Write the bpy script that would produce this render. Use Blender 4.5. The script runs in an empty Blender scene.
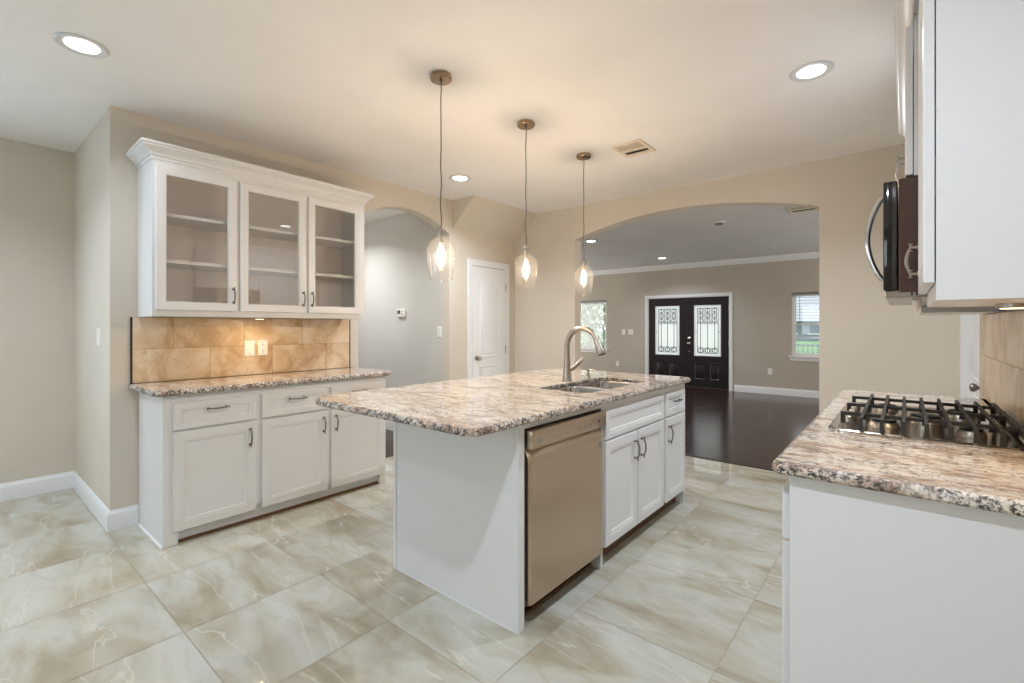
import bpy, bmesh, math, random
from mathutils import Vector, Matrix
random.seed(7)
S = bpy.context.scene
C = S.collection
PI = math.pi

# ------------------------------------------------------------------ camera
CAM_H = 1.287
cd = bpy.data.cameras.new('camera'); cam = bpy.data.objects.new('camera', cd); C.objects.link(cam)
cam.location = (0, 0, CAM_H); cam.rotation_euler = (PI/2, 0, 0.6945)
cd.sensor_width = 36; cd.lens = 472/1024*36; cd.shift_y = -15.5/1024; cd.clip_start = 0.02
S.camera = cam

# ------------------------------------------------------------------ world, daylight, exposure
W = bpy.data.worlds.new('World'); S.world = W; W.use_nodes = True
bg = W.node_tree.nodes['Background']
bg.inputs[0].default_value = (0.92, 0.96, 1.0, 1); bg.inputs[1].default_value = 2.0
S.view_settings.view_transform = 'Standard'; S.view_settings.look = 'None'
S.view_settings.gamma = 1; S.view_settings.exposure = 0.2; S.view_settings.use_curve_mapping = False
S.cycles.use_denoising = True
S.cycles.max_bounces = 10; S.cycles.diffuse_bounces = 6; S.cycles.glossy_bounces = 5
S.cycles.transmission_bounces = 8; S.cycles.transparent_max_bounces = 16
S.cycles.sample_clamp_indirect = 4.0
S.cycles.caustics_reflective = False; S.cycles.caustics_refractive = False

def lamp_area(name, loc, rot, sx, sy, power, col, shape='RECTANGLE', spread=PI):
    l = bpy.data.lights.new(name, 'AREA'); l.shape = shape; l.size = sx; l.size_y = sy
    l.energy = power; l.color = col; l.spread = spread
    o = bpy.data.objects.new(name, l); C.objects.link(o); o.location = loc; o.rotation_euler = rot
    return o
FILL_DAY = (0.52, 0.76, 1.0)
# fill lamps added at unseen, made-up windows behind the camera to supply daylight
lamp_area('rear_fill', (-2.3, -2.76, 1.55), (PI/2, 0, 0), 2.0, 1.2, 9, FILL_DAY)
lamp_area('recess_side_fill', (-5.08, -1.1, 1.55), (PI/2, 0, -PI/2), 1.0, 1.2, 14, FILL_DAY)
# fill lamps added in front of the solid living room side walls, out of view
lamp_area('living_fill_right', (2.42, 7.4, 1.35), (PI/2, 0, PI/2), 3.6, 1.5, 84, (1, .965, .91))
lamp_area('living_fill_left', (-7.98, 7.4, 1.35), (PI/2, 0, -PI/2), 3.6, 1.5, 84, (1, .965, .91))

# ------------------------------------------------------------------ helpers
def lin(c):
    c = c/255.0
    return c/12.92 if c <= .04045 else ((c+.055)/1.055)**2.4
def rgb(r, g, b): return (lin(r), lin(g), lin(b), 1)

class MB:
    """collects shapes, build() links them as one mesh object"""
    def __init__(s): s.bm = bmesh.new()
    def _face(s, vs, mi=0):
        try:
            f = s.bm.faces.new(vs); f.material_index = mi; return f
        except ValueError: return None
    def box(s, x0, x1, y0, y1, z0, z1, bev=0.0, seg=1, mi=0):
        if x0 > x1: x0, x1 = x1, x0
        if y0 > y1: y0, y1 = y1, y0
        if z0 > z1: z0, z1 = z1, z0
        v = [s.bm.verts.new(p) for p in ((x0,y0,z0),(x1,y0,z0),(x1,y1,z0),(x0,y1,z0),(x0,y0,z1),(x1,y0,z1),(x1,y1,z1),(x0,y1,z1))]
        fs = [s._face([v[i] for i in q], mi) for q in ((3,2,1,0),(4,5,6,7),(0,1,5,4),(1,2,6,5),(2,3,7,6),(3,0,4,7))]
        if bev > 0:
            es = list({e for f in fs for e in f.edges})
            r = bmesh.ops.bevel(s.bm, geom=es, offset=bev, segments=seg, affect='EDGES', profile=.5)
            for f in r['faces']: f.material_index = mi
        return s
    def prism(s, pts, axis, a, b, mi=0):
        """polygon pts extruded along axis from a to b; pts are the two other coordinates in x,y,z order"""
        def P(p, t):
            q = list(p); q.insert('xyz'.index(axis), t); return q
        A = [s.bm.verts.new(P(p, a)) for p in pts]; B = [s.bm.verts.new(P(p, b)) for p in pts]
        n = len(pts)
        s._face(A[::-1], mi); s._face(B, mi)
        for i in range(n): s._face([A[i], A[(i+1) % n], B[(i+1) % n], B[i]], mi)
        return s
    def loft(s, rings, cap0=True, cap1=True, closed=True, mi=0):
        R = [[s.bm.verts.new(p) for p in r] for r in rings]
        n = len(R[0])
        for a, b in zip(R, R[1:]):
            for i in range(n if closed else n-1):
                j = (i+1) % n; s._face([a[i], a[j], b[j], b[i]], mi)
        if cap0: s._face(R[0][::-1], mi)
        if cap1: s._face(R[-1], mi)
        return R
    def lathe(s, cx, cy, prof, n=32, cap0=True, cap1=True, mi=0):
        """prof: (radius, z) from one end to the other"""
        return s.loft([[(cx+r*math.cos(2*PI*i/n), cy+r*math.sin(2*PI*i/n), z) for i in range(n)] for r, z in prof], cap0, cap1, mi=mi)
    def tube(s, path, rad, n=12, cap=True, mi=0):
        P = [Vector(p) for p in path]
        if not isinstance(rad, (list, tuple)): rad = [rad]*len(P)
        rings = []; up = None
        for i, p in enumerate(P):
            t = (P[min(i+1, len(P)-1)]-P[max(i-1, 0)]).normalized()
            if up is None: up = Vector((0, 0, 1)) if abs(t.z) < .9 else Vector((1, 0, 0))
            u = (up-t*up.dot(t)).normalized(); w = t.cross(u); up = u
            rings.append([p+(u*math.cos(2*PI*k/n)+w*math.sin(2*PI*k/n))*rad[i] for k in range(n)])
        s.loft(rings, cap, cap, mi=mi); return s
    def bar(s, a, b, w, h, mi=0):
        """rectangular bar from a to b, width w sideways and height h"""
        a, b = Vector(a), Vector(b); t = (b-a).normalized()
        u = Vector((0, 0, 1)) if abs(t.z) < .95 else Vector((1, 0, 0))
        sd = t.cross(u).normalized(); u = sd.cross(t).normalized()
        s.loft([[p+sd*(i*w/2)+u*(j*h/2) for i, j in ((-1,-1),(1,-1),(1,1),(-1,1))] for p in (a, b)], mi=mi); return s
    def sweep(s, path, prof, side=1, mi=0, closed=False):
        """profile (out, z) swept along a horizontal polyline with mitred corners; out points to the right of travel when side=1"""
        P = [Vector((p[0], p[1])) for p in path]; n = len(P); dirs = []
        for i in range(n):
            d1 = (P[i]-P[i-1]).normalized() if (i > 0 or closed) else None
            d2 = (P[(i+1) % n]-P[i]).normalized() if (i < n-1 or closed) else None
            if d1 is None: d1 = d2
            if d2 is None: d2 = d1
            n1 = Vector((d1.y, -d1.x))*side; n2 = Vector((d2.y, -d2.x))*side
            m = (n1+n2); m = m/(1+n1.dot(n2)); dirs.append(m)
        rings = [[(P[i].x+dirs[i].x*o, P[i].y+dirs[i].y*o, z) for o, z in prof] for i in range(n)]
        s.loft(rings, True, True, mi=mi); return s
    def sphere(s, c, r, seg=16, ring=10, sx=1, sy=1, sz=1, mi=0):
        rs = []
        for k in range(1, ring):
            a = PI*k/ring
            rs.append([(c[0]+sx*r*math.sin(a)*math.cos(2*PI*i/seg), c[1]+sy*r*math.sin(a)*math.sin(2*PI*i/seg), c[2]-sz*r*math.cos(a)) for i in range(seg)])
        s.loft(rs, mi=mi); return s
    def build(s, name, mat, parent=None, root=None, smooth=True, recalc=True):
        if recalc: bmesh.ops.recalc_face_normals(s.bm, faces=s.bm.faces[:])
        me = bpy.data.meshes.new(name); s.bm.to_mesh(me); s.bm.free()
        for m in (mat if isinstance(mat, (list, tuple)) else [mat]): me.materials.append(m)
        if smooth and len(me.polygons):
            me.polygons.foreach_set('use_smooth', [True]*len(me.polygons)); me.set_sharp_from_angle(angle=math.radians(32))
        o = bpy.data.objects.new(name, me); C.objects.link(o)
        if parent is not None:
            r = parent
            while r.parent: r = r.parent
            me.transform(Matrix.Translation(-r.location)); o.parent = parent
        return o

def tag(o, label, cat, group=None, kind=None):
    o['label'] = label; o['category'] = cat
    if group: o['group'] = group
    if kind: o['kind'] = kind
    return o
def thing(name, loc, label, cat, group=None):
    o = bpy.data.objects.new(name, None); o.empty_display_size = .1; C.objects.link(o); o.location = loc
    return tag(o, label, cat, group)
def struct(o):
    o['kind'] = 'structure'; return o
def copy_tree(o, parent=None, loc=None, label=None):
    c = o.copy(); C.objects.link(c); c.parent = parent
    if loc is not None: c.location = loc
    if label: c['label'] = label
    for ch in [k for k in ALLKIDS(o)]: copy_tree(ch, c)
    return c
def ALLKIDS(o): return [k for k in bpy.data.objects if k.parent == o]
def part_label(o, text): o['label'] = text; return o

# ------------------------------------------------------------------ materials
def mat(name, col=(.8, .8, .8, 1), rough=.5, metal=0.0, spec=.5, coat=0.0):
    m = bpy.data.materials.new(name); m.use_nodes = True
    b = m.node_tree.nodes['Principled BSDF']
    b.inputs['Base Color'].default_value = col; b.inputs['Roughness'].default_value = rough
    b.inputs['Metallic'].default_value = metal; b.inputs['Specular IOR Level'].default_value = spec
    b.inputs['Coat Weight'].default_value = coat; b.inputs['Coat Roughness'].default_value = .05
    return m
class NT:
    def __init__(s, m): s.m = m; s.t = m.node_tree; s.b = s.t.nodes['Principled BSDF']
    def n(s, ty, **kw):
        x = s.t.nodes.new(ty)
        for k, v in kw.items():
            if k in x.inputs: x.inputs[k].default_value = v
            else: setattr(x, k, v)
        return x
    def l(s, a, b): s.t.links.new(a, b)
    def coord(s, scale=(1,1,1), rot=(0,0,0), rand=0.0, src='Object'):
        tc = s.n('ShaderNodeTexCoord'); mp = s.n('ShaderNodeMapping'); mp.vector_type = 'POINT'
        mp.inputs['Scale'].default_value = scale; mp.inputs['Rotation'].default_value = rot
        if rand:
            g = s.n('ShaderNodeNewGeometry'); mu = s.n('ShaderNodeVectorMath', operation='SCALE')
            wn = s.n('ShaderNodeTexWhiteNoise', noise_dimensions='1D'); s.l(g.outputs['Random Per Island'], wn.inputs['W'])
            s.l(wn.outputs['Color'], mu.inputs[0]); mu.inputs['Scale'].default_value = rand
            ad = s.n('ShaderNodeVectorMath', operation='ADD'); s.l(tc.outputs[src], ad.inputs[0]); s.l(mu.outputs[0], ad.inputs[1])
            s.l(ad.outputs[0], mp.inputs['Vector'])
        else: s.l(tc.outputs[src], mp.inputs['Vector'])
        return mp.outputs[0]
    def noise(s, vec, scale, detail=4, rough=.5, dist=0.0):
        x = s.n('ShaderNodeTexNoise'); x.inputs['Scale'].default_value = scale; x.inputs['Detail'].default_value = detail
        x.inputs['Roughness'].default_value = rough; x.inputs['Distortion'].default_value = dist
        s.l(vec, x.inputs['Vector']); return x.outputs['Fac']
    def ramp(s, fac, stops, interp='LINEAR'):
        r = s.n('ShaderNodeValToRGB'); r.color_ramp.interpolation = interp
        e = r.color_ramp.elements
        while len(e) < len(stops): e.new(.5)
        for k, (p, c) in enumerate(stops): e[k].position = p; e[k].color = c
        s.l(fac, r.inputs[0]); return r.outputs[0]
    def mix(s, fac, a, b, blend='MIX'):
        x = s.n('ShaderNodeMix', data_type='RGBA', blend_type=blend)
        for inp, v in ((x.inputs[0], fac), (x.inputs[6], a), (x.inputs[7], b)):
            if hasattr(v, 'links'): s.l(v, inp)
            else: inp.default_value = v
        return x.outputs[2]
    def bump(s, h, strength, dist=.01):
        x = s.n('ShaderNodeBump'); x.inputs['Strength'].default_value = strength; x.inputs['Distance'].default_value = dist
        s.l(h, x.inputs['Height']); s.l(x.outputs[0], s.b.inputs['Normal'])
K = (0, 0, 0, 1); WH = (1, 1, 1, 1)

def paint(name, col, rough=.75, bump=.25):
    m = mat(name, col, rough, spec=.3); t = NT(m); v = t.coord()
    n1 = t.noise(v, 1.3, 3); c2 = tuple(x*.93 for x in col[:3])+(1,)
    t.l(t.mix(t.ramp(n1, [(.35, K), (.7, WH)]), col, c2), t.b.inputs['Base Color'])
    t.bump(t.noise(v, 90, 4, .6), bump, .004); return m
M_WALL = paint('beige wall paint', rgb(212, 203, 189))
M_GREIGE = paint('greige wall paint', rgb(188, 180, 167))
M_HALL = paint('pale grey hall paint', rgb(206, 203, 196))
M_CEIL = paint('ceiling paint', rgb(242, 240, 238), .85, .35)
M_CEIL2 = paint('living room ceiling paint', rgb(228, 227, 227), .85, .4)
M_TRIM = mat('white trim paint', rgb(230, 231, 232), .35)
M_CAB = mat('white cabinet paint', rgb(222, 222, 222), .32)
M_CABIN = mat('cabinet interior', rgb(232, 226, 220), .5)
M_BROWN = mat('raw brown toe board', rgb(96, 66, 38), .55)
M_MAPLE = mat('maple plywood underside', rgb(214, 188, 152), .5)
M_PLATE = mat('white plastic plate', rgb(240, 238, 230), .4)
M_SLOT = mat('dark slot', rgb(40, 38, 36), .6)
M_NICKEL = mat('brushed nickel', rgb(178, 170, 160), .28, 1)
M_DARKNICKEL = mat('aged nickel pull', rgb(128, 120, 112), .3, 1)
M_CHROME = mat('polished chrome', rgb(210, 210, 210), .12, 1)
M_BLACKGLOSS = mat('black gloss glass', rgb(22, 18, 18), .08, coat=.5)
M_BROWNBLACK = mat('dark enamel side', rgb(78, 56, 50), .25)
M_IRON = mat('black cast iron', rgb(40, 36, 33), .5)
M_BURN = mat('burner cap', rgb(30, 28, 27), .4)
M_ALU = mat('burner base', rgb(180, 172, 160), .35, 1)
M_DOORBLK = mat('espresso black door paint', rgb(26, 20, 24), .3)
M_LEAD = mat('lead came', rgb(70, 74, 78), .5, .4)
M_CORD = mat('grey cord', rgb(120, 112, 104), .5)
M_BRONZE = mat('warm nickel canopy', rgb(176, 150, 122), .22, 1)
M_RING = mat('downlight ring', rgb(206, 207, 207), .4)
M_VENTW = mat('vent painted white', rgb(224, 212, 194), .5)
M_GREY = mat('grey plastic', rgb(130, 132, 134), .5)
M_SCREEN = mat('grey display', rgb(88, 92, 92), .2)
M_STRIP = mat('dark transition strip', rgb(46, 30, 28), .3)

def steel(name, col, rough):
    m = mat(name, col, rough, 1); t = NT(m); v = t.coord((1, 1, 220))
    n1 = t.noise(v, 3, 3); t.bump(n1, .03, .002); t.b.inputs['Anisotropic'].default_value = .5; return m
M_STEEL = steel('brushed stainless steel', rgb(196, 178, 158), .28)
M_SINK = steel('stainless sink', rgb(176, 170, 163), .22)
M_TRAY = mat('stainless cooktop tray', rgb(198, 190, 178), .16, 1)

def granite(edge=False):
    m = mat('granite chiselled edge' if edge else 'polished granite', rough=.34 if edge else .06, spec=.5, coat=0 if edge else .25); t = NT(m)
    v = t.coord((1.3, 3.2, 2.2), (0, 0, .35)); vf = t.coord((1, 2.2, 1.6), (0, 0, .3)); vi = t.coord()
    big = t.noise(v, 2.6, 5, .6, 1.4)
    base = t.ramp(big, [(.30, rgb(128, 112, 102)), (.40, rgb(180, 152, 132)), (.48, rgb(212, 198, 182)), (.56, rgb(222, 214, 203)), (.65, rgb(198, 166, 142)), (.75, rgb(140, 128, 122))])
    n2 = t.noise(vf, 22, 6, .7, .8)
    c = t.mix(t.ramp(n2, [(.38, WH), (.48, K)]), base, rgb(134, 116, 106))
    n3 = t.noise(vf, 42, 5, .7, .3)
    c = t.mix(t.ramp(n3, [(.56, K), (.66, WH)]), c, rgb(232, 224, 208))
    n4 = t.noise(vi, 75, 4, .75); mask = t.noise(v, 3.7, 3, .6, .8)
    dk = t.mix(t.ramp(mask, [(.28 if edge else .48, K), (.44 if edge else .62, WH)]), K, t.ramp(n4, [(.46 if edge else .51, K), (.56 if edge else .61, WH)]))
    c = t.mix(dk, c, rgb(52, 48, 46))
    n5 = t.noise(vi, 130, 2, .6); c = t.mix(t.ramp(n5, [(.62, K), (.72, WH)]), c, rgb(70, 62, 56))
    t.l(c, t.b.inputs['Base Color'])
    if edge: t.bump(t.noise(vi, 70, 4, .6), .8, .006)
    return m
M_GRANITE = granite()
M_GREDGE = granite(True)

def marble(name, cols, rough, rand, scale=1.0):
    m = mat(name, rough=rough, spec=.55); t = NT(m)
    g = t.n('ShaderNodeNewGeometry')
    v = t.coord((.9*scale, 2.0*scale, 2.0*scale), (0, 0, .5), rand)
    n1 = t.noise(v, 1.5, 6, .55, .7)
    c = t.ramp(n1, [(.30, cols[0]), (.42, cols[1]), (.52, cols[2]), (.66, cols[3])])
    v2 = t.coord((.55*scale, 2.6*scale, 1.6*scale), (0, 0, .25), rand*1.7)
    n2 = t.noise(v2, 1.2, 4, .45, .5)
    c = t.mix(t.ramp(n2, [(.494, K), (.5, (.65, .65, .65, 1)), (.506, K)]), c, cols[4])
    n3 = t.noise(v, 2.4, 3, .5, 2.0)
    c = t.mix(t.ramp(n3, [(.56, K), (.70, (.55, .55, .55, 1))]), c, cols[1])
    t.l(c, t.b.inputs['Base Color'])
    return m
M_TILE = marble('polished marble floor tile', (rgb(153, 142, 121), rgb(173, 165, 146), rgb(186, 182, 168), rgb(196, 195, 187), rgb(210, 206, 195)), .035, 9.0, 1.25)
M_GROUT = mat('tan grout', rgb(160, 146, 124), .8)
M_BSPLASH = marble('onyx look wall tile', (rgb(178, 146, 112), rgb(200, 170, 134), rgb(216, 192, 160), rgb(226, 208, 184), rgb(186, 150, 116)), .2, 7.0, 1.5)
M_BGROUT = mat('brown wall grout', rgb(136, 108, 84), .8)

def woodfloor():
    m = mat('dark hardwood', rough=.2, spec=.5); t = NT(m)
    v = t.coord((1, 14, 1), (0, 0, 0), 6.0); n1 = t.noise(v, 2.2, 6, .6, .6)
    g = t.n('ShaderNodeNewGeometry')
    a = t.ramp(n1, [(.3, rgb(34, 20, 19)), (.7, rgb(66, 43, 39))])
    b = t.ramp(g.outputs['Random Per Island'], [(0, (.6, .6, .6, 1)), (1, (1.25, 1.2, 1.2, 1))])
    t.l(t.mix(1.0, a, b, 'MULTIPLY'), t.b.inputs['Base Color'])
    t.l(t.ramp(n1, [(.2, (.13,)*3+(1,)), (.8, (.26,)*3+(1,))]), t.b.inputs['Roughness'])
    return m
M_WOOD = woodfloor()

def thin_glass(name, tint=(1, 1, 1, 1), gloss=.1, rough=.0, haze=0.0):
    m = bpy.data.materials.new(name); m.use_nodes = True; t = m.node_tree; t.nodes.clear()
    o = t.nodes.new('ShaderNodeOutputMaterial'); tr = t.nodes.new('ShaderNodeBsdfTransparent'); gl = t.nodes.new('ShaderNodeBsdfGlossy')
    lw = t.nodes.new('ShaderNodeLayerWeight'); lw.inputs['Blend'].default_value = gloss
    mx = t.nodes.new('ShaderNodeMixShader'); tr.inputs[0].default_value = tint; gl.inputs['Roughness'].default_value = rough
    src = tr.outputs[0]
    if haze:
        tl = t.nodes.new('ShaderNodeBsdfTranslucent'); tl.inputs[0].default_value = (1, 1, 1, 1); hz = t.nodes.new('ShaderNodeMixShader'); hz.inputs[0].default_value = haze
        t.links.new(src, hz.inputs[1]); t.links.new(tl.outputs[0], hz.inputs[2]); src = hz.outputs[0]
    pw = t.nodes.new('ShaderNodeMath'); pw.operation = 'POWER'; pw.inputs[1].default_value = 4.0
    ml = t.nodes.new('ShaderNodeMath'); ml.operation = 'MULTIPLY_ADD'; ml.inputs[1].default_value = .8; ml.inputs[2].default_value = gloss*.45
    lw.inputs['Blend'].default_value = .5; t.links.new(lw.outputs['Facing'], pw.inputs[0]); t.links.new(pw.outputs[0], ml.inputs[0]); t.links.new(ml.outputs[0], mx.inputs[0]); t.links.new(src, mx.inputs[1]); t.links.new(gl.outputs[0], mx.inputs[2]); t.links.new(mx.outputs[0], o.inputs[0])
    return m
M_GLASS = thin_glass('clear pane glass', (.97, .98, .98, 1), .12)
M_CABGLASS = thin_glass('cabinet door glass', (.985, .98, .975, 1), .15)
M_SHADE = thin_glass('pendant glass', (.99, .98, .97, 1), .16, .03, .008)
M_BULB = thin_glass('amber bulb glass', (1, .86, .66, 1), .1, .0, .05)
def frosted():
    m = bpy.data.materials.new('textured door glass'); m.use_nodes = True; t = m.node_tree; t.nodes.clear()
    o = t.nodes.new('ShaderNodeOutputMaterial'); a = t.nodes.new('ShaderNodeBsdfTranslucent'); b = t.nodes.new('ShaderNodeBsdfTransparent')
    g = t.nodes.new('ShaderNodeBsdfGlossy'); g.inputs['Roughness'].default_value = .15
    m1 = t.nodes.new('ShaderNodeMixShader'); m2 = t.nodes.new('ShaderNodeMixShader'); m1.inputs[0].default_value = .12; m2.inputs[0].default_value = .06
    a.inputs[0].default_value = (.95, .92, .93, 1); b.inputs[0].default_value = (.93, .90, .93, 1)
    t.links.new(a.outputs[0], m1.inputs[1]); t.links.new(b.outputs[0], m1.inputs[2]); t.links.new(m1.outputs[0], m2.inputs[1]); t.links.new(g.outputs[0], m2.inputs[2]); t.links.new(m2.outputs[0], o.inputs[0])
    return m
M_FROST = frosted()
def emit(name, col, st):
    m = bpy.data.materials.new(name); m.use_nodes = True; b = m.node_tree.nodes['Principled BSDF']
    b.inputs['Base Color'].default_value = (0, 0, 0, 1); b.inputs['Emission Color'].default_value = col; b.inputs['Emission Strength'].default_value = st; return m
M_LENS = emit('lit downlight lens', (1, .98, .95, 1), 7)
M_FIL = emit('glowing filament', (1, .62, .28, 1), 45)
M_PUCK = emit('lit puck lens', (1, .8, .5, 1), 5)

# ------------------------------------------------------------------ measurements
XW, YA, ZC = -3.83, 4.66, 2.67          # left cabinet wall, arched wall, kitchen ceiling
XR, YRET = -5.10, .66                   # recessed left wall, return wall
XB = .32                                # cooktop wall
YB, ZL = 9.95, 2.60                     # front wall and ceiling of the living room
def arch(h0, h1, spring, rise, n=28):
    c = (h1-h0)/2; R = (c*c+rise*rise)/(2*rise); zc = spring+rise-R; a = math.asin(c/R)
    return [((h0+h1)/2+R*math.sin(-a+2*a*i/n), zc+R*math.cos(-a+2*a*i/n)) for i in range(n+1)]

# ------------------------------------------------------------------ room shell
def tiled_floor(name, x0, x1, y0, y1, ox, oy, sx, sy, gap, m, mg, stag=0):
    b = MB(); b.box(x0, x1, y0, y1, -.12, -.0012, mi=1)
    j = math.floor((y0-oy)/sy)
    while oy+j*sy < y1:
        off = (stag and random.random()*sx) or 0
        i = math.floor((x0-ox-off)/sx)
        while ox+off+i*sx < x1:
            a, c = max(x0, ox+off+i*sx+gap/2), min(x1, ox+off+(i+1)*sx-gap/2)
            d, e = max(y0, oy+j*sy+gap/2), min(y1, oy+(j+1)*sy-gap/2)
            if c-a > .01 and e-d > .01:
                v = [b.bm.verts.new(p) for p in ((a,d,0),(c,d,0),(c,e,0),(a,e,0))]; b._face(v, 0)
            i += 1
        j += 1
    return struct(b.build(name, [m, mg], recalc=False))
tiled_floor('floor', XR-.15, 2.0, -2.9, 4.74, -2.33, .642, .595, .598, .003, M_TILE, M_GROUT)
tiled_floor('living_room_floor', -8.1, 2.6, 4.74, YB+.15, -8, 4.74, 1.35, .125, .0015, M_WOOD, M_STRIP, 1)
tiled_floor('hall_floor', -7.4, XW-.06, 2.28, 3.60, -8, 2.28, 1.35, .125, .0015, M_WOOD, M_STRIP, 1).location.z = .002
b = MB(); b.box(-2.93, -.55, 4.70, 4.755, 0.0, .006, .002)
tag(b.build('transition_strip', M_STRIP), 'thin dark strip where floor tile meets the hardwood under the wide arch', 'floor strip')

struct(MB().box(XR-.15, 2.0, -2.9, YA+.02, ZC, ZC+.12).build('ceiling', M_CEIL))
struct(MB().box(-8.1, 2.6, YA+.13, YB+.15, ZL, ZL+.12).build('living_room_ceiling', M_CEIL2))
struct(MB().box(-7.4, XW-.13, 2.28, 3.60, 2.63, 2.73).build('hall_ceiling', M_CEIL))

# left wall with the narrow arch
A = arch(2.41, 3.53, 2.29, .175)
b = MB(); b.prism([(YRET, 0), (2.41, 0)]+A+[(3.53, 0), (YA, 0), (YA, ZC), (YRET, ZC)], 'x', XW-.13, XW)
struct(b.build('wall_left', M_WALL))
b = MB(); b.box(XR-.14, XW-.131, YRET, YRET+.13, 0, ZC); struct(b.build('return_wall', M_WALL))
b = MB(); b.box(XR-.14, XR, -2.9, -1.6, 0, ZC); b.box(XR-.14, XR, -.6, YRET, 0, ZC); b.box(XR-.14, XR, -1.6, -.6, 0, .95); b.box(XR-.14, XR, -1.6, -.6, 2.15, ZC)
struct(b.build('recess_wall', M_WALL))
b = MB(); b.box(-7.4, XW-.13, 3.53, 3.65, 0, ZC); struct(b.build('hall_wall', M_HALL))
b = MB(); b.box(-7.4, XW-.13, 2.28, 2.40, 0, ZC); struct(b.build('hall_near_wall', M_HALL))
b = MB(); b.box(-7.5, -7.38, 2.28, 3.65, 0, ZC); struct(b.build('hall_end_wall', M_HALL))
# sloped underside of the stairs over the closet door
b = MB(); b.prism([(XW, 2.365), (XW, ZC), (-3.49, ZC)], 'y', 3.575, YA); struct(b.build('soffit_ceiling', M_WALL))

# arched wall to the living room
A = arch(-2.935, -.55, 2.285, .175, 40)
DX0, DX1 = .37, 1.13
b = MB(); b.prism([(-8.1, 0), (-2.935, 0)]+A+[(-.55, 0), (DX0, 0), (DX0, 1.99), (DX1, 1.99), (DX1, 0), (2.6, 0), (2.6, ZC), (-8.1, ZC)], 'y', YA, YA+.13)
struct(b.build('wall_back', [M_WALL]))
# cooktop wall and the walls out of view
b = MB(); b.box(XB, XB+.13, -2.9, 3.72, 0, ZC, .01, 2); struct(b.build('wall_right', M_WALL))
b = MB(); b.box(1.9, 2.03, 3.6, YA, 0, ZC); b.box(XB+.13, 2.0, 3.58, 3.72, 0, ZC); struct(b.build('passage_wall', M_WALL))
b = MB(); b.box(XR-.14, 2.0, -2.9, -2.78, 2.15, ZC); b.box(XR-.14, -3.3, -2.9, -2.78, 0, 2.15); b.box(-1.3, 2.0, -2.9, -2.78, 0, 2.15); b.box(-3.3, -1.3, -2.9, -2.78, 0, .95)
struct(b.build('wall_front', M_WALL))
# living room
DL, DR, DH = -4.375, -2.675, 1.895
W1 = (-1.60, -.50, .735, 1.90); W2 = (-6.50, -5.40, .735, 1.90)
b = MB()
xs = [-8.1, W2[0], W2[1], DL, DR, W1[0], W1[1], 2.6]
for i in range(7):
    a, c = xs[i], xs[i+1]
    if i in (1, 5): b.box(a, c, YB, YB+.14, 0, .735); b.box(a, c, YB, YB+.14, 1.90, ZL)
    elif i == 3: b.box(a, c, YB, YB+.14, DH, ZL)
    else: b.box(a, c, YB, YB+.14, 0, ZL)
struct(b.build('living_room_wall', M_GREIGE))
struct(MB().box(-8.2, -8.06, YA, YB+.14, 0, ZL).build('living_room_side_wall', M_GREIGE))
struct(MB().box(2.5, 2.64, YA, YB+.14, 0, ZL).build('living_room_side_wall', M_GREIGE))

# ------------------------------------------------------------------ baseboards, crown trim
BB = [(0, 0), (.016, 0), (.016, .100), (.013, .112), (.008, .118), (.006, .128), (0, .130)]
def baseboard(name, path, side, h=1.0):
    b = MB(); b.sweep(path, [(o, z*h) for o, z in BB], side); return struct(b.build(name, M_TRIM))
baseboard('baseboard_left', [(XR, -2.2), (XR, YRET), (XW, YRET), (XW, .802)], 1)
baseboard('hall_baseboard', [(-7.3, 3.53), (XW-.13, 3.53)], 1)
baseboard('living_room_baseboard', [(DR+.09, YB), (2.5, YB)], 1, 1.0)
baseboard('living_room_baseboard', [(-8.0, YB), (DL-.09, YB)], 1, 1.0)
baseboard('baseboard_back', [(-.55, YA), (DX0-.07, YA)], 1)
baseboard('baseboard_back_left', [(XW, 4.53), (XW, YA), (-2.935, YA)], 1)
CR = [(0, -.105), (.010, -.100), (.014, -.085), (.045, -.040), (.058, -.030), (.062, -.012), (.075, -.006), (.075, 0), (0, 0)]
b = MB(); b.sweep([(-8.0, YB), (2.5, YB)], [(o, ZL+z) for o, z in CR], 1); struct(b.build('trim_1', M_TRIM))

# ------------------------------------------------------------------ small builders
def rr(x0, x1, y0, y1, r, n=6):
    """rounded rectangle, r may be one radius or four (for x0y0, x1y0, x1y1, x0y1)"""
    if not isinstance(r, (list, tuple)): r = (r,)*4
    pts = []
    for (cx, cy, sx, sy, a0), q in zip(((x0, y0, 1, 1, PI), (x1, y0, -1, 1, 1.5*PI), (x1, y1, -1, -1, 0), (x0, y1, 1, -1, .5*PI)), r):
        for k in range(n+1):
            a = a0+.5*PI*k/n
            pts.append((cx+sx*q+q*math.cos(a), cy+sy*q+q*math.sin(a)))
    return pts
def inset(pts, d):
    n = len(pts); out = []
    for i in range(n):
        p0, p1, p2 = Vector(pts[i-1]), Vector(pts[i]), Vector(pts[(i+1) % n])
        d1 = (p1-p0); d2 = (p2-p1)
        if d1.length < 1e-6: d1 = d2
        if d2.length < 1e-6: d2 = d1
        d1.normalize(); d2.normalize()
        n1 = Vector((-d1.y, d1.x)); n2 = Vector((-d2.y, d2.x)); m = (n1+n2)/(1+n1.dot(n2))
        out.append(tuple(p1+m*d))
    return out
EDGE = [(.055, .013), (.055, 0), (.011, 0), (.004, .002), (0, .008), (0, .017), (.003, .025), (.009, .031), (.016, .033), (.021, .033)]
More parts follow.
